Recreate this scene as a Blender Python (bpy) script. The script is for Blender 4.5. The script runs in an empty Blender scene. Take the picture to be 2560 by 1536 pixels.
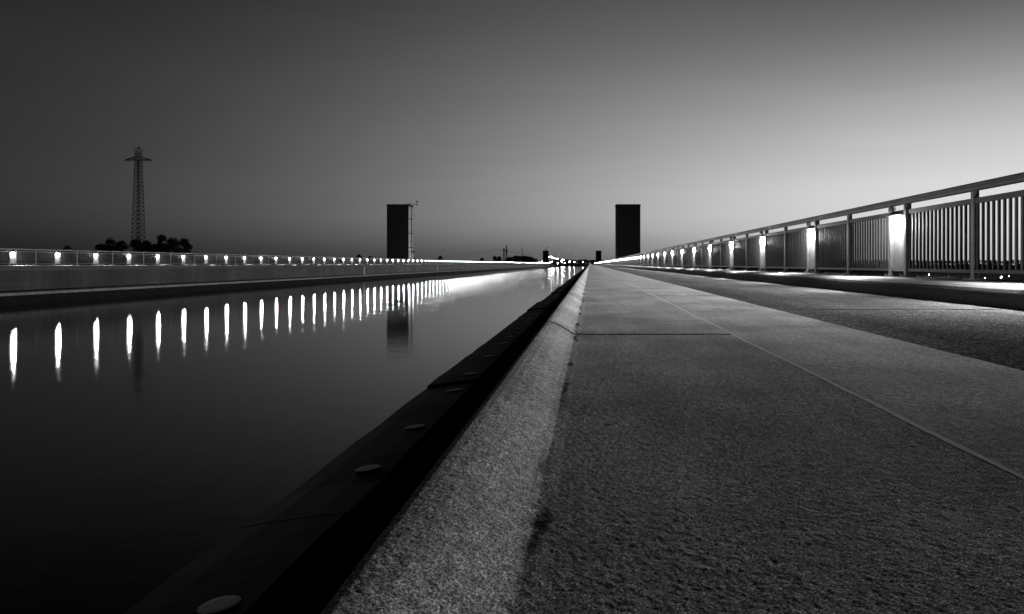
import bpy, math, random
import numpy as np
from mathutils import Vector, Matrix
random.seed(7)
C = bpy.context.scene.collection
R = math.radians
scene = bpy.context.scene

# ------------------------------------------------------------------ camera
F = 1777.8            # focal length in pixels of the 2560 px wide photograph
CZ = 0.39             # eye height over the pavement
VX, VY = 1475.0, 660.0
cam_d = bpy.data.cameras.new("camera")
cam = bpy.data.objects.new("camera", cam_d)
C.objects.link(cam)
cam.location = (0, 0, CZ)
cam.rotation_euler = (R(90), 0, 0)
cam_d.sensor_width = 36.0
cam_d.lens = F / 2560 * 36
cam_d.shift_x = -(VX - 1280) / 2560
cam_d.shift_y = -(768 - VY) / 2560
cam_d.clip_start = 0.02
cam_d.clip_end = 20000
scene.camera = cam

# ------------------------------------------------------------------ exposure
scene.view_settings.view_transform = 'Standard'
scene.view_settings.look = 'None'
scene.view_settings.exposure = 0.0
scene.view_settings.gamma = 1.0
scene.render.film_transparent = False
try:
    scene.cycles.use_denoising = True
    scene.cycles.denoising_prefilter = 'ACCURATE'
    scene.cycles.max_bounces = 6
    scene.cycles.sample_clamp_indirect = 1.0
    scene.cycles.use_light_tree = True
except Exception:
    pass

# ------------------------------------------------------------------ dusk sky
SKY_BASE, SKY_GLOW = 0.018, 0.75
SKY_A0, SKY_AW, SKY_E0, SKY_EW = 38.0, 39.0, 3.0, 10.6
LAMP = 1000.0          # watts of each path lamp
GRIT = 0.00036        # height of the grit on the near slabs
LENS = 60.0          # glow of its lens
world = bpy.data.worlds.new("World")
scene.world = world
world.use_nodes = True


class NT:
    """short-hand for building node trees"""
    def __init__(self, tree):
        self.t = tree
        self.n = tree.nodes
        self.l = tree.links

    def node(self, kind, **kw):
        n = self.n.new(kind)
        for k, v in kw.items():
            setattr(n, k, v)
        return n

    def put(self, sock, v):
        if isinstance(v, bpy.types.NodeSocket):
            self.l.new(v, sock)
        else:
            sock.default_value = v

    def m(self, op, a, b=0.0, c=0.0, clamp=False):
        n = self.node('ShaderNodeMath', operation=op, use_clamp=clamp)
        self.put(n.inputs[0], a)
        self.put(n.inputs[1], b)
        if len(n.inputs) > 2:
            self.put(n.inputs[2], c)
        return n.outputs[0]

    def noise(self, vec, scale, detail=3.0, rough=0.55, dist=0.0):
        n = self.node('ShaderNodeTexNoise')
        self.put(n.inputs['Vector'], vec)
        n.inputs['Scale'].default_value = scale
        n.inputs['Detail'].default_value = detail
        n.inputs['Roughness'].default_value = rough
        n.inputs['Distortion'].default_value = dist
        return n.outputs[0]

    def ramp(self, v, lo, hi, a=0.0, b=1.0, smooth=True):
        n = self.node('ShaderNodeMapRange')
        if smooth:
            n.interpolation_type = 'SMOOTHSTEP'
        self.put(n.inputs['Value'], v)
        n.inputs['From Min'].default_value = lo
        n.inputs['From Max'].default_value = hi
        n.inputs['To Min'].default_value = a
        n.inputs['To Max'].default_value = b
        return n.outputs[0]

    def grey(self, v):
        n = self.node('ShaderNodeCombineColor')
        for i in range(3):
            self.put(n.inputs[i], v)
        return n.outputs[0]

    def scaled(self, vec, s):
        n = self.node('ShaderNodeVectorMath', operation='MULTIPLY')
        self.put(n.inputs[0], vec)
        n.inputs[1].default_value = s
        return n.outputs[0]


w = NT(world.node_tree)
w.n.clear()
tc = w.node('ShaderNodeTexCoord')
sep = w.node('ShaderNodeSeparateXYZ')
w.l.new(tc.outputs['Generated'], sep.inputs[0])
DEG = 180 / math.pi
az = w.m('MULTIPLY', w.m('ARCTAN2', sep.outputs[0], sep.outputs[1]), DEG)
el = w.m('MULTIPLY', w.m('ARCSINE', sep.outputs[2]), DEG)
qa = w.m('POWER', w.m('ABSOLUTE', w.m('DIVIDE', w.m('SUBTRACT', az, SKY_A0), SKY_AW)), 2.0)
qe = w.m('POWER', w.m('ABSOLUTE', w.m('DIVIDE', w.m('SUBTRACT', el, SKY_E0), SKY_EW)), 2.0)
g = w.m('EXPONENT', w.m('MULTIPLY', w.m('ADD', qa, qe), -1.0))
lum = w.m('ADD', w.m('MULTIPLY', g, SKY_GLOW), w.ramp(el, 13.0, 23.0, SKY_BASE, SKY_BASE * 0.2))
dome = w.m('EXPONENT', w.m('MULTIPLY', w.m('POWER', w.m('ABSOLUTE', w.m('DIVIDE', w.m('SUBTRACT', az, 4.0), 27.0)), 2.0), -1.0))
lum = w.m('ADD', lum, w.m('MULTIPLY', dome, w.ramp(el, 16.0, 40.0, 0.066, 0.01)))
# dusky layer of air just over the horizon, weaker under the afterglow
k = w.ramp(az, -6.0, 22.0, 0.62, 0.22)
band = w.m('EXPONENT', w.m('MULTIPLY', w.m('POWER', w.m('ABSOLUTE', w.m('DIVIDE', el, 2.4)), 2.0), -1.0))
lum = w.m('MULTIPLY', lum, w.m('SUBTRACT', 1.0, w.m('MULTIPLY', k, band)))
# very faint thin cirrus streaks
cv = w.scaled(tc.outputs['Generated'], (1.0, 1.6, 9.0))
ci = w.noise(cv, 2.6, 5.0, 0.5, 0.6)
lum = w.m('MULTIPLY', lum, w.ramp(ci, 0.38, 0.68, 0.98, 1.02))
bg = w.node('ShaderNodeBackground')
w.l.new(w.grey(lum), bg.inputs['Color'])
bg.inputs['Strength'].default_value = 1.0
wo = w.node('ShaderNodeOutputWorld')
w.l.new(bg.outputs[0], wo.inputs['Surface'])


# ------------------------------------------------------------------ materials
def material(name):
    m = bpy.data.materials.new(name)
    m.use_nodes = True
    t = NT(m.node_tree)
    b = t.n['Principled BSDF']
    tc = t.node('ShaderNodeTexCoord')
    return m, t, b, tc.outputs['Object']


def bump(t, b, h, strength, dist):
    n = t.node('ShaderNodeBump')
    n.inputs['Strength'].default_value = strength
    n.inputs['Distance'].default_value = dist
    t.l.new(h, n.inputs['Height'])
    t.l.new(n.outputs[0], b.inputs['Normal'])


def mat_simple(name, v, rough, metal=0.0, nscale=8.0, namp=0.25, bs=0.0, spec=0.5):
    m, t, b, o = material(name)
    n = t.noise(o, nscale, 5.0, 0.6)
    t.l.new(t.grey(t.ramp(n, 0.25, 0.75, v * (1 - namp), v * (1 + namp))), b.inputs['Base Color'])
    b.inputs['Roughness'].default_value = rough
    b.inputs['Metallic'].default_value = metal
    b.inputs['Specular IOR Level'].default_value = spec
    if bs:
        bump(t, b, n, bs, 0.02)
    return m


def mat_emit(name, s):
    m, t, b, o = material(name)
    t.n.remove(b)
    e = t.node('ShaderNodeEmission')
    e.inputs['Strength'].default_value = s
    e.inputs['Color'].default_value = (1, 1, 1, 1)
    t.l.new(e.outputs[0], t.n['Material Output'].inputs['Surface'])
    return m


def mat_pavement():
    m, t, b, o = material("sanded_concrete")
    fine = t.noise(o, 300.0, 3.0, 0.85)
    mid = t.noise(o, 42.0, 4.0, 0.85)
    big = t.noise(o, 1.1, 5.0, 0.6)
    streak = t.noise(t.scaled(o, (3.0, 0.35, 1.0)), 2.0, 4.0, 0.6)
    v = t.ramp(fine, 0.42, 0.64, 0.08, 0.80)
    v = t.m('MULTIPLY', v, t.ramp(mid, 0.32, 0.68, 0.6, 1.35))
    v = t.m('MULTIPLY', v, t.ramp(big, 0.3, 0.7, 0.72, 1.22))
    v = t.m('MULTIPLY', v, t.ramp(streak, 0.3, 0.7, 0.9, 1.1))
    # small dark chips and droppings
    chip = t.noise(o, 9.0, 2.0, 0.5)
    chip2 = t.noise(o, 38.0, 2.0, 0.5)
    c = t.m('MULTIPLY', t.ramp(chip, 0.66, 0.72), t.ramp(chip2, 0.55, 0.62))
    v = t.m('MULTIPLY', v, t.m('SUBTRACT', 1.0, t.m('MULTIPLY', c, 0.75)))
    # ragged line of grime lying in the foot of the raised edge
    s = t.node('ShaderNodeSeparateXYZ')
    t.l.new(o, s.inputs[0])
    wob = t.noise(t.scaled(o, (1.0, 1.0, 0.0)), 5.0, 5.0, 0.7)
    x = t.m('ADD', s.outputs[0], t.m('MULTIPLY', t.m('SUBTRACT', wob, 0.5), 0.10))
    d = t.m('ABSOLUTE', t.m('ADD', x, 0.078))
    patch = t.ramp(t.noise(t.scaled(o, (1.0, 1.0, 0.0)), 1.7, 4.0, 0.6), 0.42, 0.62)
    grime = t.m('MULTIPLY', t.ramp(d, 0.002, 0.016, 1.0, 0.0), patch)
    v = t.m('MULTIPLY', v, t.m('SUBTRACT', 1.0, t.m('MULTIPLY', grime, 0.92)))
    t.l.new(t.grey(v), b.inputs['Base Color'])
    b.inputs['Roughness'].default_value = 0.9
    b.inputs['Specular IOR Level'].default_value = 0.0
    h = t.m('ADD', t.m('MULTIPLY', fine, 0.5), t.m('MULTIPLY', mid, 1.0))
    bump(t, b, h, 0.25, 0.004)
    return m


def mat_asphalt():
    m, t, b, o = material("asphalt")
    vor = t.node('ShaderNodeTexVoronoi')
    vor.inputs['Scale'].default_value = 130.0
    t.l.new(o, vor.inputs['Vector'])
    sp = t.node('ShaderNodeSeparateColor')
    t.l.new(vor.outputs['Color'], sp.inputs[0])
    st = t.ramp(sp.outputs[0], 0.55, 1.0, 0.55, 2.1)
    fine = t.noise(o, 40.0, 5.0, 0.85)
    big = t.noise(t.scaled(o, (1.0, 0.25, 1.0)), 1.4, 5.0, 0.6)
    v = t.m('MULTIPLY', t.ramp(fine, 0.34, 0.66, 0.015, 0.115), st)
    v = t.m('MULTIPLY', v, t.ramp(big, 0.3, 0.7, 0.75, 1.3))
    t.l.new(t.grey(v), b.inputs['Base Color'])
    b.inputs['Roughness'].default_value = 0.9
    b.inputs['Specular IOR Level'].default_value = 0.0
    h = t.m('ADD', t.m('MULTIPLY', vor.outputs['Distance'], -1.0), fine)
    bump(t, b, h, 0.3, 0.004)
    return m


def mat_wall():
    """cast concrete wall with pours of differing tone and horizontal board marks"""
    m, t, b, o = material("cast_concrete")
    blocks = t.noise(t.scaled(o, (0.0, 0.22, 0.02)), 1.0, 0.0)
    col = t.noise(t.scaled(o, (1.0, 0.9, 0.12)), 1.0, 5.0, 0.65)
    boards = t.noise(t.scaled(o, (1.0, 0.25, 9.0)), 1.0, 4.0, 0.6)
    v = t.ramp(blocks, 0.4, 0.6, 0.012, 0.034)
    v = t.m('MULTIPLY', v, t.ramp(col, 0.3, 0.7, 0.45, 1.5))
    v = t.m('MULTIPLY', v, t.ramp(boards, 0.3, 0.7, 0.6, 1.35))
    t.l.new(t.grey(v), b.inputs['Base Color'])
    b.inputs['Roughness'].default_value = 0.6
    b.inputs['Specular IOR Level'].default_value = 0.3
    bump(t, b, t.m('ADD', col, boards), 0.3, 0.02)
    return m


def mat_water():
    m, t, b, o = material("canal_water")
    t.n.remove(b)
    calm = t.noise(t.scaled(o, (0.05, 0.008, 1.0)), 1.0, 3.0, 0.5)
    rip = t.noise(t.scaled(o, (1.0, 0.8, 1.0)), 1.6, 3.0, 0.55)
    rip2 = t.noise(o, 7.0, 2.0, 0.5)
    bn = t.node('ShaderNodeBump')
    bn.inputs['Strength'].default_value = 0.35
    bn.inputs['Distance'].default_value = 0.012
    t.l.new(t.m('ADD', rip, t.m('MULTIPLY', rip2, 0.25)), bn.inputs['Height'])
    gl = t.node('ShaderNodeBsdfGlossy', distribution='BECKMANN')
    gl.inputs['Anisotropy'].default_value = 0.30
    tv = t.node('ShaderNodeCombineXYZ')
    tv.inputs[0].default_value, tv.inputs[1].default_value = 0.94, 0.34
    t.l.new(tv.outputs[0], gl.inputs['Tangent'])
    gl.inputs['Color'].default_value = (1, 1, 1, 1)
    t.l.new(t.ramp(calm, 0.35, 0.65, 0.066, 0.084), gl.inputs['Roughness'])
    t.l.new(bn.outputs[0], gl.inputs['Normal'])
    df = t.node('ShaderNodeBsdfDiffuse')
    df.inputs['Color'].default_value = (0.001, 0.001, 0.001, 1)
    fr = t.node('ShaderNodeFresnel')
    fr.inputs['IOR'].default_value = 1.333
    mx = t.node('ShaderNodeMixShader')
    t.l.new(fr.outputs[0], mx.inputs[0])
    t.l.new(df.outputs[0], mx.inputs[1])
    t.l.new(gl.outputs[0], mx.inputs[2])
    t.l.new(mx.outputs[0], t.n['Material Output'].inputs['Surface'])
    return m


M = {}
M['pave'] = mat_pavement()
M['asphalt'] = mat_asphalt()
M['wall'] = mat_wall()
M['water'] = mat_water()
M['kerb'] = mat_simple("kerb_concrete", 0.12, 0.85, nscale=60, namp=0.3, bs=0.4, spec=0.0)
M['seal'] = mat_simple("joint_sealant", 0.5, 0.8, nscale=160, namp=0.25, bs=0.0, spec=0.0)
M['roadseal'] = mat_simple("road_sealant", 0.22, 0.9, nscale=90, namp=0.5, spec=0.0)
M['gap'] = mat_simple("dark_gap", 0.015, 0.95)
M['fender'] = mat_simple("worn_fender_plate", 0.005, 0.75, nscale=14, namp=0.5, bs=0.06, spec=0.03)
M['rubber'] = mat_simple("fender_rubber", 0.012, 0.9, spec=0.1)  # dark rubber, taken near black to stand for shade in the groove
M['bolt'] = mat_simple("galvanised_bolt", 0.045, 0.5, metal=0.0, nscale=50, spec=0.12)
M['steel'] = mat_simple("galvanised_steel", 0.24, 0.5, metal=0.3, nscale=10, namp=0.18)
M['rail'] = mat_simple("brushed_handrail", 0.08, 0.32, metal=0.8, nscale=6, namp=0.2)
M['slat'] = mat_simple("shaded_slat_steel", 0.10, 0.55, metal=0.2, nscale=10, namp=0.18)  # same galvanised steel as the posts, darkened to hold the railing's shade
M['plate'] = mat_simple("lamp_back_panel", 0.30, 0.55, metal=0.1, nscale=5, namp=0.1)
M['shade'] = mat_simple("dark_lamp_shade", 0.05, 0.5)
M['tower'] = mat_simple("tower_concrete", 0.035, 0.85, nscale=0.5, namp=0.12, spec=0.2)
M['pale'] = mat_simple("tower_side_painted_lit", 0.75, 0.8, nscale=0.8, namp=0.2)  # tower concrete made pale to carry the light on its inner side
M['iron'] = mat_simple("dark_iron", 0.03, 0.6)
M['leaf'] = mat_simple("dark_foliage", 0.05, 0.9, nscale=0.4, namp=0.4, spec=0.1)
M['bark'] = mat_simple("bark", 0.05, 0.95)
M['land'] = mat_simple("dark_meadow", 0.04, 0.95, nscale=0.03, namp=0.4, spec=0.1)
M['white'] = mat_simple("white_paint", 0.75, 0.6, namp=0.08)
M['black'] = mat_simple("black_paint", 0.02, 0.6)
M['ledge'] = mat_simple("pale_ledge", 0.24, 0.7, nscale=3, namp=0.35)
M['algae'] = mat_simple("wet_algae_concrete", 0.012, 0.8, nscale=2, namp=0.4, spec=0.1)
M['lamp'] = mat_emit("lamp_light", LENS)
M['lamp'].cycles.emission_sampling = 'NONE'
M['town'] = mat_emit("town_light", 60.0)
M['faint'] = mat_emit("faint_light", 1.2)
M['faint'].cycles.emission_sampling = 'NONE'


# ------------------------------------------------------------------ mesh helpers
class MB:
    def __init__(self):
        self.v, self.f, self.mi = [], [], []

    def quad(self, pts, mi=0):
        i = len(self.v)
        self.v += [tuple(p) for p in pts]
        self.f.append(tuple(range(i, i + len(pts))))
        self.mi.append(mi)

    def box(self, x0, x1, y0, y1, z0, z1, mi=0):
        i = len(self.v)
        self.v += [(x0, y0, z0), (x1, y0, z0), (x1, y1, z0), (x0, y1, z0),
                   (x0, y0, z1), (x1, y0, z1), (x1, y1, z1), (x0, y1, z1)]
        for q in ((0, 3, 2, 1), (4, 5, 6, 7), (0, 1, 5, 4), (1, 2, 6, 5), (2, 3, 7, 6), (3, 0, 4, 7)):
            self.f.append(tuple(i + k for k in q))
            self.mi.append(mi)

    def bar(self, a, b, r, mi=0, n=4, r2=None):
        a, b = Vector(a), Vector(b)
        d = (b - a).normalized()
        u = d.cross(Vector((0, 0, 1)))
        if u.length < 1e-4:
            u = Vector((1, 0, 0))
        u.normalize()
        w_ = d.cross(u)
        r2 = r if r2 is None else r2
        i = len(self.v)
        for p, rr in ((a, r), (b, r2)):
            for k in range(n):
                t = 2 * math.pi * (k + 0.5) / n
                self.v.append(tuple(p + (u * math.cos(t) + w_ * math.sin(t)) * rr))
        for k in range(n):
            self.f.append((i + k, i + (k + 1) % n, i + n + (k + 1) % n, i + n + k))
            self.mi.append(mi)
        self.f.append(tuple(i + k for k in reversed(range(n))))
        self.f.append(tuple(i + n + k for k in range(n)))
        self.mi += [mi, mi]

    def extrude(self, prof, ys, mi=0, closed=True):
        """sweep an (x, z) outline along y"""
        i = len(self.v)
        n = len(prof)
        for y in ys:
            self.v += [(x, y, z) for x, z in prof]
        for r in range(len(ys) - 1):
            for k in range(n if closed else n - 1):
                a, b = k, (k + 1) % n
                self.f.append((i + r * n + a, i + r * n + b, i + (r + 1) * n + b, i + (r + 1) * n + a))
                self.mi.append(mi)
        if closed:
            self.f.append(tuple(i + k for k in range(n)))
            self.f.append(tuple(i + (len(ys) - 1) * n + k for k in reversed(range(n))))
            self.mi += [mi, mi]

    def ball(self, c, rx, ry, rz, nu=10, nv=6, mi=0):
        i = len(self.v)
        for a in range(1, nv):
            th = math.pi * a / nv
            for b in range(nu):
                ph = 2 * math.pi * b / nu
                self.v.append((c[0] + rx * math.sin(th) * math.cos(ph), c[1] + ry * math.sin(th) * math.sin(ph), c[2] + rz * math.cos(th)))
        t = len(self.v)
        self.v.append((c[0], c[1], c[2] + rz))
        self.v.append((c[0], c[1], c[2] - rz))
        for a in range(nv - 2):
            for b in range(nu):
                b2 = (b + 1) % nu
                self.f.append((i + a * nu + b, i + (a + 1) * nu + b, i + (a + 1) * nu + b2, i + a * nu + b2))
                self.mi.append(mi)
        for b in range(nu):
            b2 = (b + 1) % nu
            self.f.append((t, i + b, i + b2))
            self.f.append((t + 1, i + (nv - 2) * nu + b2, i + (nv - 2) * nu + b))
            self.mi += [mi, mi]

    def mesh(self, name, mats, smooth=False):
        me = bpy.data.meshes.new(name)
        me.from_pydata(self.v, [], self.f)
        for m in (mats if isinstance(mats, (list, tuple)) else [mats]):
            me.materials.append(m)
        me.polygons.foreach_set('material_index', self.mi)
        if smooth:
            me.polygons.foreach_set('use_smooth', [True] * len(self.f))
        me.update()
        return me

    def build(self, name, mats, parent=None, smooth=False, loc=None):
        return link(name, self.mesh(name, mats, smooth), parent, loc)


def link(name, me, parent=None, loc=None):
    o = bpy.data.objects.new(name, me)
    C.objects.link(o)
    if parent is not None:
        o.parent = parent
    if loc is not None:
        o.location = loc
    return o


def tag(o, label=None, cat=None, group=None, kind=None):
    if label:
        o['label'] = label
    if cat:
        o['category'] = cat
    if group:
        o['group'] = group
    if kind:
        o['kind'] = kind
    return o


def thing(name, label, cat, loc=(0, 0, 0), rz=0.0, group=None):
    o = bpy.data.objects.new(name, None)
    C.objects.link(o)
    o.location = loc
    o.rotation_euler = (0, 0, rz)
    return tag(o, label, cat, group, 'thing')


def copy_tree(o, parent=None):
    c = o.copy()
    C.objects.link(c)
    if parent is not None:
        c.parent = parent
    for ch in list(o.children):
        copy_tree(ch, c)
    return c


def at(px, py, Y):
    return Vector(((px - VX) * Y / F, Y, CZ + (VY - py) * Y / F))


def steps(y0, y1, d0=0.25, g=1.12):
    ys, d, y = [y0], d0, y0
    while y + d < y1:
        y += d
        ys.append(y)
        d *= g
    ys.append(y1)
    return ys


# ------------------------------------------------------------------ dimensions
XR, XL = 4.6, -39.8              # railings
XK, XB, XS = 3.74, 1.588, 0.79   # kerb face, edge of asphalt, seam
ZK = 0.195                       # kerb top
XW = -34.6                       # far canal wall
ZW = CZ - 2.47                   # water level
YEND = 712.0
LZ = 0.10                        # far side lies a little higher
PITCH = 4.105
ZG = -11.0

# ------------------------------------------------------------------ ground, water, embankments
mb = MB()
mb.quad([(-6000, -3000, ZG), (6000, -3000, ZG), (6000, 9000, ZG), (-6000, 9000, ZG)])
tag(mb.build('ground', M['land']), kind='structure')

mb = MB()
mb.quad([(XW + 0.02, -30, ZW), (-0.30, -30, ZW), (-0.30, YEND, ZW), (XW + 0.02, YEND, ZW)])
tag(mb.build('water', M['water']), kind='structure')

mb = MB()   # grassy flanks that carry the canal over the low land
mb.extrude([(5.35, -0.9), (30, ZG - 0.3), (5.35, ZG - 0.3)], [-40, YEND + 60])
mb.extrude([(-40.7, -0.9), (-40.7, ZG - 0.3), (-66, ZG - 0.3)], [-40, YEND + 60])
tag(mb.build('embankment', M['land']), kind='structure')

# ------------------------------------------------------------------ near pavement: raised edge, two slab rows
joints_a = [-6.0] + [3.93 + 8.6 * k - 8.6 * 1 for k in range(0, 84)] + [YEND - 2]
joints_a = sorted(y for y in joints_a if y < YEND - 1) + [YEND]
edge_prof = [(XS - 0.001, -0.12), (XS - 0.001, 0.0), (-0.055, 0.0), (-0.085, 0.002), (-0.102, 0.009), (-0.127, 0.025), (-0.162, 0.047),
             (-0.197, 0.063), (-0.220, 0.069), (-0.238, 0.0705), (-0.250, 0.066), (-0.257, 0.055), (-0.259, 0.03), (-0.259, -0.12)]


def gritty_slab(name, prof, y0, y1, px, py, amp, seed):
    """slab whose surface carries the real relief of its coarse sanded grit"""
    P = np.array(prof)
    seg = np.hypot(*(P[1:] - P[:-1]).T)
    cum = np.concatenate([[0], np.cumsum(seg)])
    s_ = np.linspace(0, cum[-1], int(cum[-1] / px) + 1)
    X = np.interp(s_, cum, P[:, 0])
    Z = np.interp(s_, cum, P[:, 1])
    tx, tz = np.gradient(X), np.gradient(Z)
    ln = np.hypot(tx, tz) + 1e-9
    nx, nz = tz / ln, -tx / ln          # outline runs right to left over the top
    flip = np.where(nz < -0.01, -1.0, 1.0)
    Y = np.linspace(y0, y1, int((y1 - y0) / py) + 1)
    rng = np.random.default_rng(seed)
    n, m = len(Y), len(s_)

    def soft(a, k_):
        for _ in range(k_):
            a = (a + np.roll(a, 1, 0) + np.roll(a, -1, 0)) / 3
            a = (a + np.roll(a, 1, 1) + np.roll(a, -1, 1)) / 3
        return a / a.std()
    h = rng.standard_normal((n, m)) * 0.62 + soft(rng.standard_normal((n, m)), 1) * 0.62
    h = np.where(h > 1.6, 1.6 + (h - 1.6) * 0.4, h)
    top = np.clip((Z + 0.02) / 0.02, 0, 1)
    H = h * amp * top[None, :]
    V = np.empty((n, m, 3))
    V[:, :, 0] = X[None, :] + H * (nx * flip)[None, :]
    V[:, :, 1] = Y[:, None] + rng.uniform(-0.25, 0.25, (n, m)) * py
    V[:, :, 2] = Z[None, :] + H * (nz * flip)[None, :]
    V[0, :, 1], V[-1, :, 1] = y0, y1
    V = np.concatenate([V[:1] * [1, 1, 0] + [0, 0, -0.12], V, V[-1:] * [1, 1, 0] + [0, 0, -0.12]])
    n += 2
    i = np.arange((n - 1) * m).reshape(n - 1, m)[:, :-1].ravel()
    Q = np.stack([i, i + m, i + m + 1, i + 1], 1)
    me = bpy.data.meshes.new(name)
    me.vertices.add(n * m)
    me.vertices.foreach_set('co', V.reshape(-1))
    me.loops.add(Q.size)
    me.loops.foreach_set('vertex_index', Q.ravel())
    me.polygons.add(len(Q))
    me.polygons.foreach_set('loop_start', np.arange(0, Q.size, 4))
    me.materials.append(M['pave'])
    me.update(calc_edges=True)
    return tag(link(name, me), kind='structure')


gritty_slab('pavement', edge_prof, 0.50, 3.904, 0.0024, 0.0028, GRIT, 1)
gritty_slab('pavement', edge_prof, 3.956, 12.504, 0.0045, 0.010, GRIT, 2)
right_prof = [(XB, -0.12), (XB, -0.012), (XB - 0.006, 0.0), (XS + 0.001, 0.0), (XS + 0.001, -0.12)]
gritty_slab('pavement', right_prof, 0.712, 8.725, 0.0045, 0.008, GRIT, 3)
mb = MB()
for a, b in zip(joints_a[:-1], joints_a[1:]):
    if abs(b - 12.53) < 0.1:
        continue
    mb.extrude(edge_prof, [a + 0.026, 0.50 if abs(b - 3.93) < 0.1 else b - 0.026])
pave = tag(mb.build('pavement', M['pave']), kind='structure')
joints_b = [-6.0, 0.7, 8.8, 16.9]
while joints_b[-1] + 8.1 < YEND - 1:
    joints_b.append(joints_b[-1] + 8.1)
joints_b.append(YEND)
mb = MB()
for i, (a, b) in enumerate(zip(joints_b[:-1], joints_b[1:])):
    ga = 0.075 if i == 2 else 0.012
    gb = 0.075 if i == 1 else 0.012
    if i == 1:
        continue
    mb.box(XS + 0.001, XB, a + ga, b - gb, -0.12, 0.0)
tag(mb.build('pavement', M['pave']), kind='structure')

mb = MB()   # bead of sealant squeezed out of the long seam
ys = steps(-6, YEND, 0.07, 1.02)
L, Rr = [], []
for y in ys:
    wv = 0.0035 * math.sin(y * 3.1) + 0.002 * math.sin(y * 9.7 + 1) + random.uniform(-.0012, .0012)
    hw = 0.0085 + random.uniform(-0.002, 0.002)
    L.append((XS - hw + wv, y))
    Rr.append((XS + hw + wv, y))
for i in range(len(ys) - 1):
    (l0, y0), (l1, y1), (r0, _), (r1, _) = L[i], L[i + 1], Rr[i], Rr[i + 1]
    mb.quad([(l0, y0, 0.0011), (r0, y0, 0.0011), (r1, y1, 0.0011), (l1, y1, 0.0011)])
tag(mb.build('pavement_seam', M['seal'], smooth=True), kind='structure')

mb = MB()
mb.box(-0.250, XB - 0.01, -6, YEND, -0.4, -0.121)
tag(mb.build('pavement_bed', M['gap']), kind='structure')

mb = MB()
for a, b, z in ((-6, 6.2, -0.012), (6.2, 38.0, -0.009), (38.0, YEND, -0.011)):
    mb.box(XB, XK + 0.05, a, b, -0.4, z)
tag(mb.build('road', M['asphalt']), kind='structure')
mb = MB()
mb.box(XB + 0.01, XK - 0.005, 6.192, 6.203, -0.02, -0.006)
tag(mb.build('road_seam', M['roadseal']), kind='structure')

kerb_prof = [(XK, -0.4), (XK, 0.085), (XK + 0.012, 0.125), (XK + 0.04, 0.158), (XK + 0.085, 0.182), (XK + 0.15, 0.193), (XK + 0.22, ZK),
             (5.34, ZK), (5.34, -0.95), (4.6, -0.95)]
mb = MB()
mb.extrude(kerb_prof, steps(-6, YEND, 3, 1.05))
tag(mb.build('kerb', M['kerb'], smooth=False), kind='structure')

# near canal wall under the raised edge
mb = MB()
mb.box(-0.252, 4.55, -6, YEND, ZW - 1.5, -0.41)
tag(mb.build('canal_wall', M['wall']), 'concrete canal wall below the near pavement edge', 'wall', kind='thing')

# ------------------------------------------------------------------ fender along the near wall
fen = thing('fender_rail', 'dark bolted fender of overlapping plates along the near water edge', 'fender', (0, 0, 0))
mb = MB()
mb.box(-0.615, -0.446, -6, YEND, -0.62, -0.105)
mb.box(-0.446, -0.26, -6, YEND, -0.62, -0.58)
mb.build('rubber_core', M['rubber'], fen)
hin, hout, xin, xout = CZ - 0.450, CZ - 0.475, -0.441, -0.630


def plate_mesh(y0, y1, dz, dx, seed):
    rnd = random.Random(seed)
    b = MB()
    n = 7
    ysl = [y0 + 0.006 + (y1 - y0 - 0.012) * i / n for i in range(n + 1)]
    prof = []
    for y in ysl:
        q = rnd.uniform(-0.0022, 0.0022)
        prof.append([(xin + dx + rnd.uniform(-.002, .002), hin + dz + q), (xin - 0.06, hin + dz - 0.006 + q * .6), (xout + 0.05, hout + dz + 0.008 + q),
                     (xout + dx + rnd.uniform(-.004, .004), hout + dz - 0.002 + q), (xout + dx, hout + dz - 0.05), (xin + dx, hin + dz - 0.05)])
    i0 = len(b.v)
    for y, p in zip(ysl, prof):
        b.v += [(x, y, z) for x, z in p]
    for r in range(n):
        for k_ in range(6):
            a_, c_ = k_, (k_ + 1) % 6
            b.f.append((r * 6 + a_, r * 6 + c_, (r + 1) * 6 + c_, (r + 1) * 6 + a_))
            b.mi.append(0)
    b.f.append(tuple(range(6)))
    b.f.append(tuple(n * 6 + k_ for k_ in reversed(range(6))))
    b.mi += [0, 0]
    return b


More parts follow.
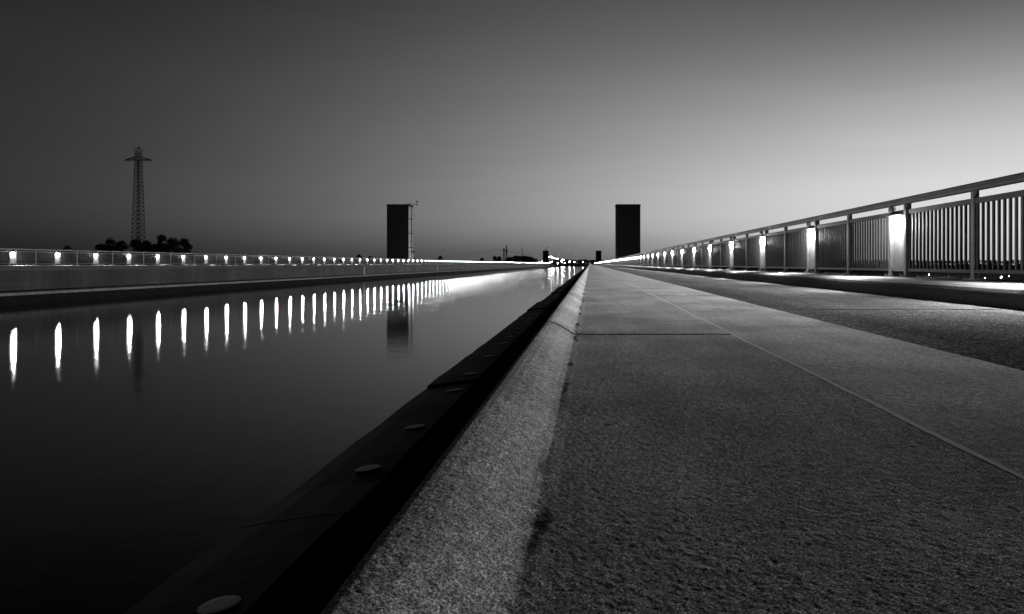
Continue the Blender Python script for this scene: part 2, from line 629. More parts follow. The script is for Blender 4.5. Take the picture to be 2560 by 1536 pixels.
bolt = MB()   # low domed bolt head
n = 20
rings = [(0.0275, 0.0), (0.0275, 0.0028), (0.0255, 0.0043), (0.018, 0.0045), (0.006, 0.0045)]
for r_, z_ in rings:
    for k_ in range(n):
        t_ = 2 * math.pi * k_ / n
        bolt.v.append((r_ * math.cos(t_), r_ * math.sin(t_), z_))
for a_ in range(len(rings) - 1):
    for k_ in range(n):
        k2 = (k_ + 1) % n
        bolt.f.append((a_ * n + k_, a_ * n + k2, (a_ + 1) * n + k2, (a_ + 1) * n + k_))
        bolt.mi.append(0)
bolt.f.append(tuple((len(rings) - 1) * n + k_ for k_ in range(n)))
bolt.mi.append(0)
bolt_me = bolt.mesh('bolt', M['bolt'])
tilt = math.atan2(hin - hout, xin - xout)
y = 1.284 - 2 * 1.465
pl = []
for i in range(60):
    rnd = random.Random(100 + i)
    dz = rnd.uniform(-0.004, 0.004)
    dx = rnd.uniform(-0.004, 0.004)
    if i >= 7:
        dz += 0.006 * (1 if i % 3 == 0 else -0.3)
    if i >= 6 and i % 4 == 2:
        dz += 0.012
        dx += -0.006
    p = plate_mesh(y, y + 1.465, dz, dx, i).build('fender_plate', M['fender'], fen)
    if i < 30:
        for off in {1: (0.17, 0.70, 1.124), 2: (0.302, 0.706, 1.284)}.get(i, (0.16, 0.72, 1.28)):
            xb = -0.492 + rnd.uniform(-.004, .004)
            zb = hin + dz - 0.0065
            o = link('bolt', bolt_me, p, (xb, y + off, zb))
            o.rotation_euler = (0, -tilt * 0.8, 0)
    y += 1.465
far_pl = MB()
while y < YEND:
    b = plate_mesh(y, y + 1.465, random.uniform(-.004, .008), random.uniform(-.004, .004), int(y * 10))
    i0 = len(far_pl.v)
    far_pl.v += b.v
    far_pl.f += [tuple(i0 + k_ for k_ in f) for f in b.f]
    far_pl.mi += b.mi
    y += 1.465
tag(far_pl.build('fender_plate', M['fender'], fen), kind='stuff')

# ------------------------------------------------------------------ far side of the canal
mb = MB()
ysw = steps(-10, YEND, 8, 1.0)
wall_top = -0.02
fw = thing('canal_wall', 'stained concrete canal wall on the far side under the lit railing', 'wall')
mb.extrude([(XW, -1.22), (XW, wall_top), (XW - 1.0, wall_top), (XW - 1.0, -1.22)], ysw)
mb.build('wall_face', M['wall'], fw)
mb = MB()
mb.extrude([(XW + 0.16, -1.51), (XW + 0.16, -1.37), (XW + 0.10, -1.33), (XW - 0.8, -1.33), (XW - 0.8, -1.51)], ysw)
mb.build('ledge', M['ledge'], fw)
mb = MB()
mb.extrude([(XW - 0.02, ZW - 1.5), (XW - 0.02, -1.515), (XW - 1.0, -1.515), (XW - 1.0, ZW - 1.5)], ysw)
mb.extrude([(XW + 0.10, ZW + 0.12), (XW + 0.12, ZW + 0.18), (XW + 0.12, ZW + 0.30), (XW + 0.10, ZW + 0.34), (XW - 0.018, ZW + 0.34), (XW - 0.018, ZW + 0.12)], ysw)
mb.build('wet_base', M['algae'], fw)
mb = MB()   # raised edge, path and kerb of the far side
mb.extrude([(XW + 0.05, wall_top + 0.003), (XW + 0.05, LZ + 0.02), (XW + 0.02, LZ + 0.07), (XW - 0.06, LZ + 0.07), (XW - 0.16, LZ), (XW - 1.6, LZ), (XW - 1.6, wall_top + 0.003)], [-10, YEND])
tag(mb.build('pavement', M['kerb']), kind='structure')
mb = MB()
mb.box(XL + 0.85, XW - 1.6, -10, YEND, -0.5, LZ - 0.012)
tag(mb.build('road', M['asphalt']), kind='structure')
mb = MB()
mb.extrude([(XL - 0.75, -0.95), (XL - 0.75, LZ + ZK), (XL + 0.65, LZ + ZK), (XL + 0.80, LZ + 0.16), (XL + 0.86, LZ + 0.08), (XL + 0.86, -0.95)], [-10, YEND])
tag(mb.build('kerb', M['kerb']), kind='structure')

# painted staff gauges hanging on the far wall
for px, lab in ((910, 'black and white gauge strip on far canal wall, the nearer and taller of two'),
                (1094, 'black and white gauge strip on far canal wall, the farther of two')):
    Y = F * (-XW) / (VX - px)
    t = thing('gauge_board', lab, 'gauge', (XW + 0.03, Y, -1.3), group='gauge boards on the far wall')
    mb = MB()
    mb.box(-0.02, 0.0, -0.22, 0.22, 0.0, 1.28)
    mb.build('board', M['black'], t)
    for k_ in range(6):
        mb = MB()
        mb.box(0.0, 0.012, -0.2, 0.2, 0.04 + k_ * 0.21, 0.04 + k_ * 0.21 + 0.13)
        mb.build('white_mark', M['white'], t)

# ------------------------------------------------------------------ lamp pillars
def pillar_parts():
    P = {}
    for s, nm in ((-1, 'a'), (1, 'b')):
        b = MB()
        yc = 0.265 * s
        b.box(-0.05, 0.036, yc - 0.03, yc + 0.03, 0.014, 1.068)
        b.box(-0.11, 0.085, yc - 0.075, yc + 0.075, 0.0, 0.0135)
        for bx in (-0.085, 0.06):
            for by in (-0.05, 0.05):
                b.bar((bx, yc + by, 0.0135), (bx, yc + by, 0.036), 0.011, n=6)
                b.bar((bx, yc + by, 0.036), (bx, yc + by, 0.052), 0.006, n=6)
        P['post' + nm] = b.mesh('post', M['steel'])
    b = MB()
    b.box(0.0, 0.014, -0.235, 0.235, 0.128, 0.985)
    for y0, y1, z0, z1 in ((-0.235, -0.2, 0.128, 0.985), (0.2, 0.235, 0.128, 0.985), (-0.2, 0.2, 0.128, 0.165), (-0.2, 0.2, 0.945, 0.985)):
        b.box(-0.008, -0.0002, y0, y1, z0, z1)
    b.box(-0.02, 0.02, -0.235, 0.235, 0.086, 0.1265)
    P['panel'] = b.mesh('back_panel', M['plate'])
    b = MB()   # hood over the light
    b.extrude([(-0.0085, 0.907), (-0.0085, 0.982), (-0.03, 0.982), (-0.13, 0.925), (-0.13, 0.907)], [-0.17, 0.17])
    P['hood'] = b.mesh('lamp_hood', M['shade'])
    b = MB()
    b.ball((-0.012, 0, 0.79), 0.095, 0.155, 0.115, 18, 10)
    P['bulb'] = b.mesh('light', M['lamp'], smooth=True)
    return P


PP = pillar_parts()
ld = bpy.data.lights.new('lamp_beam', 'SPOT')
ld.shadow_soft_size = 0.06
ld.energy = LAMP
ld.spot_size = R(172)
ld.spot_blend = 0.85
proto = thing('lamp_post', 'lamp', 'lamp')
beam = link('lamp_beam', ld, proto, (-0.155, 0, 0.80))
beam.rotation_euler = (0, R(80), 0)      # shines out over the path and a little down
link('post', PP['posta'], proto)
link('post', PP['postb'], proto)
link('back_panel', PP['panel'], proto)
link('lamp_hood', PP['hood'], proto)
link('light', PP['bulb'], proto)
gd = bpy.data.lights.new('lamp_glow', 'POINT')
gd.shadow_soft_size = 0.06
gd.energy = 30.0
link('lamp_glow', gd, proto, (-0.13, 0, 0.78))
# small version for the distance: one mesh
b = MB()
for s in (-1, 1):
    b.box(-0.036, 0.036, 0.265 * s - 0.03, 0.265 * s + 0.03, 0.0, 1.068, 0)
b.box(0.0, 0.014, -0.235, 0.235, 0.1, 0.985, 1)
b.box(-0.12, -0.001, -0.13, 0.13, 0.893, 0.95, 3)
b.ball((-0.012, 0, 0.79), 0.095, 0.155, 0.115, 8, 5, 2)
small_me = b.mesh('lamp_post', [M['steel'], M['plate'], M['lamp'], M['shade']])

ORD = ['nearest', 'second', 'third', 'fourth', 'fifth', 'sixth', 'seventh', 'eighth', 'ninth', 'tenth', 'eleventh', 'twelfth',
       'thirteenth', 'fourteenth', 'fifteenth', 'sixteenth', 'seventeenth', 'eighteenth', 'nineteenth', 'twentieth',
       'twenty-first', 'twenty-second', 'twenty-third', 'twenty-fourth', 'twenty-fifth', 'twenty-sixth', 'twenty-seventh', 'twenty-eighth']
first = True
rest_far = []
GR = 'lamp pillars in the right railing'
GL = 'lamp pillars in the far railing across the water'
YR0, YL0 = 10.55, 49.0


def gap(Y):
    return 478 < Y < 491


def add_lamp(x, Y, z, rz, label, group, full):
    global first
    if full:
        o = proto if first else copy_tree(proto)
        first = False
    else:
        o = link('lamp_post', small_me)
        c = link('lamp_beam', ld, o, (-0.155, 0, 0.80))
        c.rotation_euler = (0, R(80), 0)
        tag(o, label, 'lamp', group, 'thing')
    o.location = (x, Y, z)
    o.rotation_euler = (0, 0, rz)
    tag(o, label, 'lamp', group)


for k_ in range(0, 166):
    Y = YR0 + PITCH * k_
    if Y > 640:
        rest_far.append((XR, Y, ZK, 0.0))
        continue
    if k_ == 0:
        lab = 'largest lit lamp pillar, the one nearest the viewer in the right railing'
    elif k_ < len(ORD):
        lab = '%s lit lamp pillar counted from the viewer along the right railing' % ORD[k_]
    else:
        lab = 'tiny lamp pillar merging into the white glow at far end of right railing'
    add_lamp(XR, Y, ZK, 0.0, lab, GR, k_ < 30)
for k_ in (-1,):      # beyond the right edge of the photo, they light the near paving
    add_lamp(XR, YR0 + PITCH * k_, ZK, 0.0, 'lamp pillar of right railing standing beside the viewer, out of the frame', GR, True)
for k_ in range(0, 163):
    Y = YL0 + 4.104 * k_
    if gap(Y):
        continue
    if Y > 640:
        if Y < 712:
            rest_far.append((XL, Y, ZK + LZ, math.pi))
        continue
    if k_ == 0:
        lab = 'leftmost lit lamp pillar on the far side of the canal'
    elif k_ < len(ORD):
        lab = '%s lit lamp pillar from the left edge along the far railing across the water' % ORD[k_]
    else:
        lab = 'tiny lamp pillar in the dense white row of the far railing across the water'
    add_lamp(XL, Y, ZK + LZ, math.pi, lab, GL, k_ < 30)
mb = MB()
sv = [tuple(v.co) for v in small_me.vertices]
sf = [(tuple(p.vertices), p.material_index) for p in small_me.polygons]
for x, Y, z, rz in rest_far:
    i0 = len(mb.v)
    s = -1 if rz else 1
    mb.v += [(x + s * v[0], Y + s * v[1], z + v[2]) for v in sv]
    for f, mi in sf:
        mb.f.append(tuple(i0 + q for q in f))
        mb.mi.append(mi)
tag(mb.build('distant_lamps', [M['steel'], M['plate'], M['lamp'], M['shade']]), 'last specks of light where both lamp rows end', 'lamps', kind='stuff')

# ------------------------------------------------------------------ railings
PL = PITCH / 2 - 0.265 - 0.06


def panel_mb(b, y0, simple=False):
    b.box(-0.03, 0.012, y0, y0 + PL, 0.913, 0.977)
    b.box(-0.026, 0.012, y0, y0 + PL, 0.086, 0.126)
    n = 16
    for i in range(n):
        yy = y0 + PL * (i + 0.5) / n
        b.box(-0.022, 0.008, yy - 0.01, yy + 0.01, 0.125, 0.914)


def midpost_mb(b, yc):
    b.box(-0.036, 0.036, yc - 0.03, yc + 0.03, 0.014, 1.068)
    b.box(-0.11, 0.085, yc - 0.075, yc + 0.075, 0.0, 0.0135)
    for bx in (-0.085, 0.06):
        for by in (-0.05, 0.05):
            b.bar((bx, yc + by, 0.0135), (bx, yc + by, 0.04), 0.010, n=6)


b = MB()
panel_mb(b, 0.0)
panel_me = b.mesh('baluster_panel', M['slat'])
b = MB()
midpost_mb(b, 0.0)
mid_me = b.mesh('post', M['steel'])
HR = [(-0.062, 1.142), (-0.050, 1.158), (-0.02, 1.164), (0.02, 1.164), (0.050, 1.158), (0.062, 1.142), (0.062, 1.128), (0.040, 1.1255),
      (0.040, 1.069), (-0.046, 1.069), (-0.046, 1.098), (-0.036, 1.1005), (-0.036, 1.1105), (-0.046, 1.113), (-0.046, 1.1255), (-0.062, 1.128)]


def railing(x, z, rz, lamps, label, y_end):
    t = thing('railing', label, 'railing', (x, 0, z), rz)
    s = -1 if rz else 1
    ylo, yhi = min(lamps) - PITCH / 2 - 1.0, y_end
    mb = MB()
    ysx = sorted([s * q for q in [ylo + (yhi - ylo) * i / 30 for i in range(31)]])
    mb.extrude(HR, ysx)
    mb.build('handrail', M['rail'], t)
    n = 0
    far = MB()
    farp = MB()
    for Y in lamps:
        for y0 in (Y + 0.296, Y + PITCH / 2 + 0.031):
            if rz:
                yy = -(y0 + PL)
            else:
                yy = y0
            if n < 100:
                link('baluster_panel', panel_me, t, (0, yy, 0))
            else:
                panel_mb(far, yy)
            n += 1
        yy = s * (Y + PITCH / 2)
        if n <= 200:
            link('post', mid_me, t, (0, yy, 0))
        else:
            midpost_mb(farp, yy)
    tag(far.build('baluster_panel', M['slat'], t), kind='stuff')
    tag(farp.build('post', M['steel'], t), kind='stuff')
    return t


railing(XR, ZK, 0.0, [YR0 + PITCH * k_ for k_ in range(-4, 166)], 'tall steel slat railing on the right kerb running to the vanishing point', 696)
railing(XL, ZK + LZ, math.pi, [YL0 + 4.104 * k_ for k_ in range(-2, 161)], 'low looking steel railing along the far bank wall across the water', 710)

# ------------------------------------------------------------------ marker post at the end of the raised edge
t = thing('marker_post', 'thin white marker post at far end of the raised kerb', 'post', (-0.03, 165, 0.0))
mb = MB()
mb.bar((0, 0, 0), (0, 0, 0.86), 0.055, n=8, r2=0.05)
mb.ball((0, 0, 0.86), 0.05, 0.05, 0.03, 8, 4)
mb.build('pole', M['white'], t)
mb = MB()
mb.box(-0.09, 0.09, -0.09, 0.09, 0, 0.03)
mb.build('base_plate', M['steel'], t)


# ------------------------------------------------------------------ towers
def tower(label, x0, x1, Y, depth, top, rods, side):
    t = thing('tower', label, 'tower', ((x0 + x1) / 2, Y + depth / 2, ZG), group='square concrete towers at the bridge ends')
    hx, hy = (x1 - x0) / 2, depth / 2
    H = top - ZG
    mb = MB()
    zs = [0.0, H - 13.2, H - 9.9, H - 6.6, H - 3.3, H - 0.35]
    for a, c in zip(zs[:-1], zs[1:]):
        mb.box(-hx, hx, -hy, hy, a, c - 0.07)
    mb.box(-hx + 0.05, hx - 0.05, -hy + 0.05, hy - 0.05, 0, H - 0.36)
    mb.build('wall', M['tower'], t)
    mb = MB()
    mb.box(-hx - 0.06, hx + 0.06, -hy - 0.06, hy + 0.06, H - 0.35, H)
    mb.build('roof', M['tower'], t)
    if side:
        mb = MB()   # inner side coloured pale as if lit by the afterglow, dark slot and ladder
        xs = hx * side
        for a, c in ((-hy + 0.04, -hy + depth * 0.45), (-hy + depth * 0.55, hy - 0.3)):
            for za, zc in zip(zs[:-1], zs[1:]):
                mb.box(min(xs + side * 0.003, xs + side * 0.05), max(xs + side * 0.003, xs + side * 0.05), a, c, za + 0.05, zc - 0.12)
        mb.build('lit_side', M['pale'], t)
        mb = MB()
        xx = xs + side * 0.25
        mb.bar((xx, -hy + depth * 0.5, 0), (xx, -hy + depth * 0.5, H - 0.4), 0.09)
        mb.build('drain_pipe', M['iron'], t)
    for rx, ry, rh in rods:
        mb = MB()
        mb.bar((rx, ry, H), (rx, ry, H + rh), 0.035, n=5, r2=0.015)
        mb.build('lightning_rod', M['iron'], t)
    return t, hx, hy, H


YT = 164.0
s = YT / F
topz = CZ + 149 * s
tl, hx, hy, H = tower('large dark tower left of the canal with a jutting instrument arm on top', (967 - VX) * s, (1021 - VX) * s, YT, 4.4, topz,
                      [(-1.6, 0, 0.9), (-0.9, 0.5, 0.8), (1.3, 0, 0.9), (2.1, 0.4, 1.1)], 1)
mb = MB()
mb.bar((hx - 0.4, -hy + 0.5, H + 0.06), (hx + 2.0, -hy + 0.5, H + 0.06), 0.07)
mb.bar((hx + 1.85, -hy + 0.5, H - 0.35), (hx + 1.85, -hy + 0.5, H + 0.75), 0.06)
mb.ball((hx + 1.85, -hy + 0.5, H + 0.68), 0.2, 0.2, 0.17, 8, 5)
mb.bar((hx + 1.85, -hy + 0.5, H + 0.72), (hx + 2.1, -hy + 0.5, H + 0.5), 0.09)
mb.build('instrument_arm', M['iron'], tl)
mb = MB()
mb.bar((hx + 0.0, -hy + 1, H - 10.95), (hx + 0.7, -hy + 1, H - 10.95), 0.05)
mb.box(hx + 0.7, hx + 1.3, -hy + 0.8, -hy + 1.2, H - 11.1, H - 10.8)
mb.build('wall_lamp', M['iron'], tl)
tower('large dark tower right of the path rising behind the bright railing', 65 * s, 126 * s, YT, 4.4, topz,
      [(-1.6, 0, 1.2), (1.6, 0, 1.1)], 0)
YT2 = 740.0
s = YT2 / F
t2, hx, hy, H = tower('small distant tower left of the canal with a crooked arm on its roof', (1357 - VX) * s, (1371 - VX) * s, YT2, 4.4, CZ + 33 * s,
                      [(-1.2, 0, 1.6)], 0)
mb = MB()
mb.bar((0.4, 0, H), (0.6, 0, H + 2.2), 0.42)
mb.bar((0.6, 0, H + 2.2), (2.0, 0, H + 4.0), 0.2)
mb.ball((2.2, 0, H + 4.1), 0.45, 0.45, 0.4, 6, 4)
mb.build('crooked_arm', M['iron'], t2)
tower('small distant tower right of the canal at the end of the lamp row', 14.5 * s, 28.5 * s, YT2, 4.4, CZ + 33 * s, [(1.0, 0, 1.2)], 0)


# ------------------------------------------------------------------ lattice masts
def lattice(b, levels, r, diag=True):
    """levels: (z, half width); four legs with crossed braces"""
    for (z0, w0), (z1, w1) in zip(levels[:-1], levels[1:]):
        c0 = [(-w0, -w0, z0), (w0, -w0, z0), (w0, w0, z0), (-w0, w0, z0)]
        c1 = [(-w1, -w1, z1), (w1, -w1, z1), (w1, w1, z1), (-w1, w1, z1)]
        for i in range(4):
            j = (i + 1) % 4
            b.bar(c0[i], c1[i], r * 1.35)
            b.bar(c1[i], c1[j], r * 0.8)
            if diag:
                b.bar(c0[i], c1[j], r * 0.75)
                b.bar(c0[j], c1[i], r * 0.75)


YP = 400.0
q = YP / F
pb = at(346, 0, YP)
t = thing('power_pylon', 'tall dark lattice pylon with a single crossarm rising behind the trees', 'pylon', (pb.x, YP, ZG))


def zp(py):
    return CZ + (VY - py) * q - ZG


zb, za = 0.0, zp(401)
lv = []
n = 30
for i in range(n + 1):
    f = i / n
    f2 = 1 - (1 - f) ** 1.18
    z = zb + (za - zb) * f2
    lv.append((z, 3.0 + (1.3 - 3.0) * (z / za)))
mb = MB()
lattice(mb, lv, 0.115)
mb.build('lattice_shaft', M['iron'], t)
mb = MB()
mb.bar((0, 0, 0), (0, 0, zp(401)), 0.16)
for i in range(60):
    z = i * za / 60
    mb.bar((-0.35, 0, z), (0.35, 0, z), 0.05)
mb.build('ladder', M['iron'], t)
mb = MB()
zc0, zc1 = zp(401), zp(392)
half = 32.3 * q
lattice(mb, [(zc0, 1.3), (zc1, 1.25), (zp(383.5), 1.25)], 0.12)
for yy in (-0.9, 0.9):
    for sd in (-1, 1):
        pts_lo = [(sd * (1.3 + (half - 1.3) * i / 6), yy * (1 - i / 7.5), zc0 - 0.25 * (i == 6)) for i in range(7)]
        pts_hi = [(sd * (1.3 + (half - 1.3) * i / 6), yy * (1 - i / 7.5), zc0 + (zc1 - zc0) * (1 - (i / 6) ** 1.4) * 0.85 + 0.15) for i in range(7)]
        for i in range(6):
            mb.bar(pts_lo[i], pts_lo[i + 1], 0.15)
            mb.bar(pts_hi[i], pts_hi[i + 1], 0.13)
            mb.bar(pts_lo[i], pts_hi[i + 1], 0.08)
            mb.bar(pts_hi[i], pts_lo[i + 1], 0.08)
for sd in (-1, 1):
    mb.bar((sd * half, 0, zc0), (sd * (half + 0.3), 0, zc0 - 0.9), 0.13)
    mb.bar((sd * half * 0.72, 0, zc0), (sd * half * 0.78, 0, zc0 - 1.1), 0.13)
mb.build('crossarm', M['iron'], t)
mb = MB()
z1, z2, z3 = zp(383.5), zp(374), zp(367)
for sx in (-1, 1):
    for sy in (-1, 1):
        mb.bar((sx * 1.3, sy * 1.2, z1), (sx * 1.45, sy * 1.2, z2), 0.16)
        mb.bar((sx * 1.45, sy * 1.2, z2), (0, 0, z3), 0.15)
        mb.bar((sx * 0.35, sy * 0.3, z1), (sx * 1.2, sy * 0.3, z1 + 1.4), 0.12)
    mb.bar((sx * 1.5, -1.2, z2), (-sx * 1.5, -1.2, z2), 0.14)
mb.bar((-1.5, -1.2, z1), (1.5, -1.2, z1), 0.14)
mb.bar((0, 0, z3 - 0.2), (0, 0, z3 + 0.6), 0.12)
mb.build('peak', M['iron'], t)

for px, top_py, wpx, lab, kind in ((1260, 622, 4.0, 'distant lattice mast with a dark box on its top beside the pointed one', 'box'),
                                   (1266.5, 613, 3.0, 'distant pointed lattice mast right of the box-topped one', 'tip'),
                                   (1305.3, 618, 1.6, 'thin distant mast rising from the wooded mound', 'thin')):
    Ym = 1500.0
    qm = Ym / F
    p = at(px, 0, Ym)
    t = thing('radio_mast', lab, 'mast', (p.x, Ym, ZG))
    Hm = CZ + (VY - top_py) * qm - ZG
    hw = wpx * qm / 2
    mb = MB()
    if kind == 'box':
        lattice(mb, [(Hm * i / 9, hw) for i in range(10)], 0.26)
    elif kind == 'tip':
        lattice(mb, [(Hm * 0.72 * i / 8, hw) for i in range(9)], 0.3)
        lattice(mb, [(Hm * 0.72, hw * 1.1), (Hm * 0.85, hw * 0.8), (Hm, 0.15)], 0.35)
    else:
        lattice(mb, [(Hm * i / 8, hw * (1 - 0.75 * i / 8)) for i in range(9)], 0.24)
    mb.build('lattice_shaft', M['iron'], t)
    if kind != 'thin':
        mb = MB()
        zc = Hm - 2.5 if kind == 'box' else Hm * 0.74
        mb.box(-hw * 1.1, hw * 1.1, -hw, hw, zc - 2.2, zc + 2.5)
        mb.build('platform', M['iron'], t)

# sagging power lines over the far end
t = thing('power_line', 'faint sagging power lines crossing the sky over the far end of the canal', 'power line', (0, 1500, 0))
for (xa, ya), (xb, yb) in (((1075, 646), (1262, 622)), ((1268, 628), (1440, 640)), ((1440, 640), (1560, 640.5)), ((1085, 643), (1266, 618))):
    pa, pb2 = at(xa, ya, 1500), at(xb, yb, 1500)
    mb = MB()
    prev = None
    for i in range(13):
        f = i / 12
        p = pa.lerp(pb2, f) - Vector((0, 1500, 0))
        p.z -= 4 * f * (1 - f) * 3.5
        if prev is not None:
            mb.bar(prev, p, 0.11, n=3)
        prev = p
    mb.build('cable', M['iron'], t)


# ------------------------------------------------------------------ trees
def leaf_cloud(b, blobs, n, size, rnd):
    wts = [bl[3] ** 2 for bl in blobs]
    for _ in range(n):
        cx, cy, cz, r = rnd.choices(blobs, wts)[0]
        d = Vector((rnd.gauss(0, 1), rnd.gauss(0, 1), rnd.gauss(0, 1))).normalized()
        rr = r * (rnd.random() ** 0.45) * rnd.uniform(0.85, 1.12)
        p = Vector((cx, cy, cz)) + Vector((d.x * rr, d.y * rr, d.z * rr * 0.85))
        u = Vector((rnd.gauss(0, 1), rnd.gauss(0, 1), rnd.gauss(0, 1))).normalized()
        v = u.cross(Vector((rnd.gauss(0, 1), rnd.gauss(0, 1), rnd.gauss(0, 1)))).normalized()
        s_ = size * rnd.uniform(0.6, 1.4)
        b.quad([p - u * s_, p + v * s_ * 0.6, p + u * s_, p - v * s_ * 0.6])


def tree(label, px, top_py, Y, wpx, seed, leaves=1300, tall=False):
    rnd = random.Random(seed)
    p = at(px, top_py, Y)
    Ht = p.z - ZG
    Wd = wpx * 1.3 * Y / F / 2
    t = thing('tree', label, 'tree', (p.x, Y, ZG), group='dark trees beyond the far railing')
    mb = MB()
    mb.bar((0, 0, -0.2), (0.2, 0, Ht * 0.35), 0.45, n=7, r2=0.3)
    mb.bar((0.2, 0, Ht * 0.35), (0, 0.2, Ht * 0.8), 0.3, n=6, r2=0.07)
    for i in range(7):
        a = rnd.uniform(0, 6.28)
        z0 = Ht * rnd.uniform(0.3, 0.65)
        mb.bar((0.15, 0, z0), (math.cos(a) * Wd * 0.7, math.sin(a) * Wd * 0.7, z0 + Ht * rnd.uniform(0.12, 0.28)), 0.16, n=5, r2=0.03)
    mb.build('trunk', M['bark'], t)
    blobs = []
    Hc = min(Ht * 0.75, 2.6 * Wd + 3.0)          # height of the crown
    for i in range(34):
        a = rnd.uniform(0, 6.28)
        f = rnd.random()
        prof = math.sqrt(max(0.0, 1 - (2 * f - 0.75) ** 2 / 1.6))
        r0 = Wd * rnd.uniform(0.2, 0.42)
        rr = max(0.0, Wd * prof - r0 * 0.6) * rnd.random() ** 0.5
        blobs.append((math.cos(a) * rr, math.sin(a) * rr, Ht - Hc + Hc * f - r0 * rnd.uniform(0.4, 1.0), r0))
    blobs.append((0, 0, Ht - Hc * 0.55, Wd * 0.8))
    blobs.append((0, 0, Ht - Wd * 0.62, Wd * 0.6))
    mb = MB()
    leaf_cloud(mb, blobs, leaves * 3, 0.34 * Y / 320, rnd)
    mb.build('crown', M['leaf'], t)


YTr = 320.0
trees = [
    ('round dark tree at left end of the clump left of the pylon', 252, 607, 30, 1500),
    ('broad dark tree in the middle of the clump left of the pylon', 276, 598, 46, 1700),
    ('dark tree just left of the pylon foot', 304, 601, 36, 1500),
    ('low dark tree right in front of the pylon foot', 340, 598, 42, 1600),
    ('dark bushy tree just right of the pylon foot', 368, 601, 36, 1500),
    ('slim taller tree with a round head right of the pylon', 404, 585, 27, 1500),
    ('tall broad dark tree at the right of the clump beside the slim one', 432, 591, 44, 1800),
    ('dark tree ending the clump on its right', 461, 594, 34, 1600),
    ('low shrub-like tree between the slim tree and the pylon', 388, 612, 26, 1200),
    ('small far tree behind the second lamp from the left', 168, 613, 22, 900),
]
for i, (lab, px, py, wpx, n_) in enumerate(trees):
    tree(lab, px, py, YTr + 6 * (i % 3), wpx, 30 + i, n_)
tree('small dark bush-like tree left of the large left tower', 898, 637, 420, 26, 61, 900)
tree('smaller dark tree close to the left side of the large left tower', 926, 640, 420, 20, 62, 800)
tree('small dark tree right of the large left tower', 1101, 641, 520, 16, 63, 700)
tree('low dark tree far behind the lamp row, left of the two masts', 1205, 646, 620, 14, 64, 700)
tree('taller dark tree beside the low one left of the two masts', 1237, 641, 620, 12, 65, 700)
tree('dark tree immediately left of the two masts', 1248, 641, 640, 11, 66, 700)

# wooded mound behind the lamp row
rnd = random.Random(5)
mb = MB()
YM = 900.0
blobs = []
prof = [(1262, 652), (1268, 646), (1275, 641.5), (1288, 639), (1300, 640), (1312, 639), (1322, 641), (1332, 644), (1340, 648), (1348, 653)]
for (xa, ya), (xb, yb) in zip(prof[:-1], prof[1:]):
    for i in range(5):
        f = i / 5
        p = at(xa + (xb - xa) * f, ya + (yb - ya) * f + rnd.uniform(-0.4, 1.0), YM + rnd.uniform(-20, 20))
        r_ = rnd.uniform(1.2, 2.4)
        z = p.z - r_
        while z > ZG:
            blobs.append((p.x, p.y, z, r_ * rnd.uniform(0.9, 1.3)))
            z -= r_ * 1.4
leaf_cloud(mb, blobs, 9000, 0.95, rnd)
tag(mb.build('woodland', M['leaf']), 'dark wooded mound behind the lamp row below the masts', 'woodland', kind='stuff')

# far treeline all around the low land
mb = MB()
blobs = []


def treeline(px0, px1, py, Y, amp, step):
    px = px0
    while px < px1:
        p = at(px, py + rnd.uniform(-amp, amp), Y + rnd.uniform(-25, 25))
        r_ = rnd.uniform(2.0, 3.6) * Y / 950
        z = p.z - r_ * 0.7
        while z > ZG:
            blobs.append((p.x, p.y, z, r_))
            z -= r_ * 1.5
        px += step * rnd.uniform(0.6, 1.3)


treeline(1374, 1500, 650.5, 960, 1.6, 3.0)
treeline(1130, 1380, 653.5, 1100, 1.5, 4.0)
treeline(-120, 1130, 652, 1100, 2.0, 6.0)
treeline(1500, 4600, 652.0, 980, 1.5, 6.0)
leaf_cloud(mb, blobs, 85000, 1.3, rnd)
tag(mb.build('treeline', M['leaf']), 'low dark belt of trees along the horizon', 'trees', kind='stuff')

# bank closing the canal where it bends away
mb = MB()
mb.extrude([(-120, ZW - 1), (-120, 0.0), (-60, -0.3), (-20, -0.5), (5, -0.3), (60, 0.0), (60, ZW - 1)], [YEND, YEND + 6, YEND + 90])
tag(mb.build('bank', M['land']), kind='structure')

# ------------------------------------------------------------------ lights of the town
def street_lamp(px, py, Y, r, mat, label, group):
    p = at(px, py, Y)
    t = thing('street_lamp', label, 'street lamp', (p.x, Y, ZG), group=group)
    h = p.z - ZG
    mb = MB()
    mb.bar((0, 0.35, 0), (0, 0.35, h + r), 0.12, n=5, r2=0.08)
    mb.bar((0, 0.35, h + r), (0, -0.1, h + r * 1.1), 0.08, n=4)
    mb.build('pole', M['iron'], t)
    mb = MB()
    mb.ball((0, 0, h), r, r, r * 0.8, 8, 5)
    mb.build('lamp_head', M[mat], t)


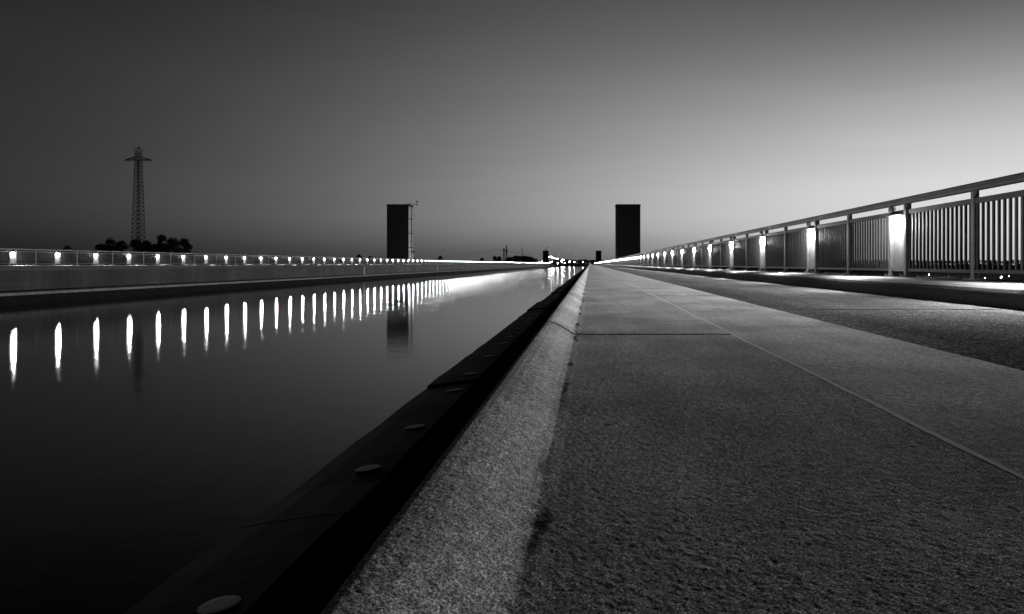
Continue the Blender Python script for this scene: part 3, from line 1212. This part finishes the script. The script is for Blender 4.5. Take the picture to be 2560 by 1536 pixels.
GT = 'town lamps beyond the end of the canal'
LP = [(1372.5, 643, .4, 'first light in the sloping chain right of the small left tower'),
      (1378.3, 642, .45, 'highest light in the sloping chain right of the small left tower'),
      (1380.3, 645, .35, 'third light of the sloping chain right of the small left tower'),
      (1383.6, 645.5, .35, 'fourth light of the sloping chain right of the small left tower'),
      (1386.3, 646, .35, 'fifth light of the sloping chain right of the small left tower'),
      (1391.8, 646.7, .32, 'sixth light of the sloping chain right of the small left tower'),
      (1394.6, 647.5, .35, 'seventh light of the sloping chain right of the small left tower'),
      (1405.2, 649.2, .35, 'eighth light of the sloping chain, above the biggest town light'),
      (1409.3, 650, .42, 'lowest light of the sloping chain, just above the biggest town light'),
      (1404.6, 654.6, .85, 'biggest town light in the dark belt over the canal end'),
      (1411.7, 658, .35, 'small light just below right of the biggest town light'),
      (1394.2, 658.7, .5, 'lone lowest light left of the biggest town light'),
      (1376.6, 655.2, .35, 'left one of two small lights beside the foot of the small left tower'),
      (1380.2, 654, .3, 'right one of two small lights beside the foot of the small left tower'),
      (1346.7, 654.4, .3, 'small light at the foot of the wooded mound'),
      (1355.0, 653.8, .28, 'small light touching the left foot of the small left tower'),
      (1423.8, 654.6, .72, 'second biggest town light, centred over the canal end'),
      (1435.8, 655.2, .42, 'medium town light right of the second biggest one'),
      (1457.4, 655.5, .38, 'last town light before the thin white marker post')]
for px, py, r, lab in LP:
    street_lamp(px, py, 880, r, 'town', lab, GT)
GF = 'faint tall poles over the far end'
for px, py, lab in ((1397, 637, 'faint tall pole with a pale tip above the light chain'), (1439, 638.3, 'faint tall pole, left one of the middle pair'),
                    (1448.3, 640, 'faint tall pole, right one of the middle pair'), (1463.5, 639.3, 'faint tall pole nearest the small right tower'),
                    (1340, 638.5, 'faint tall pole left of the small left tower')):
    street_lamp(px, py, 1200, .42, 'faint', lab, GF)
GV = 'lights on the low land seen under the right railing'
for px, py, r, lab in ((2323, 687, .22, 'small light leftmost under the right railing'), (2371, 694, .5, 'bright light under railing left of the last post'),
                       (2425, 695, .42, 'light right behind the foot of the nearest railing post'), (2463, 696, .3, 'light just right of the nearest railing post'),
                       (2503, 693.5, .55, 'brightest light under the railing at the right edge'), (2522, 691, .16, 'faint rightmost light under the railing')):
    street_lamp(px, py, 520, r, 'town', lab, GV)
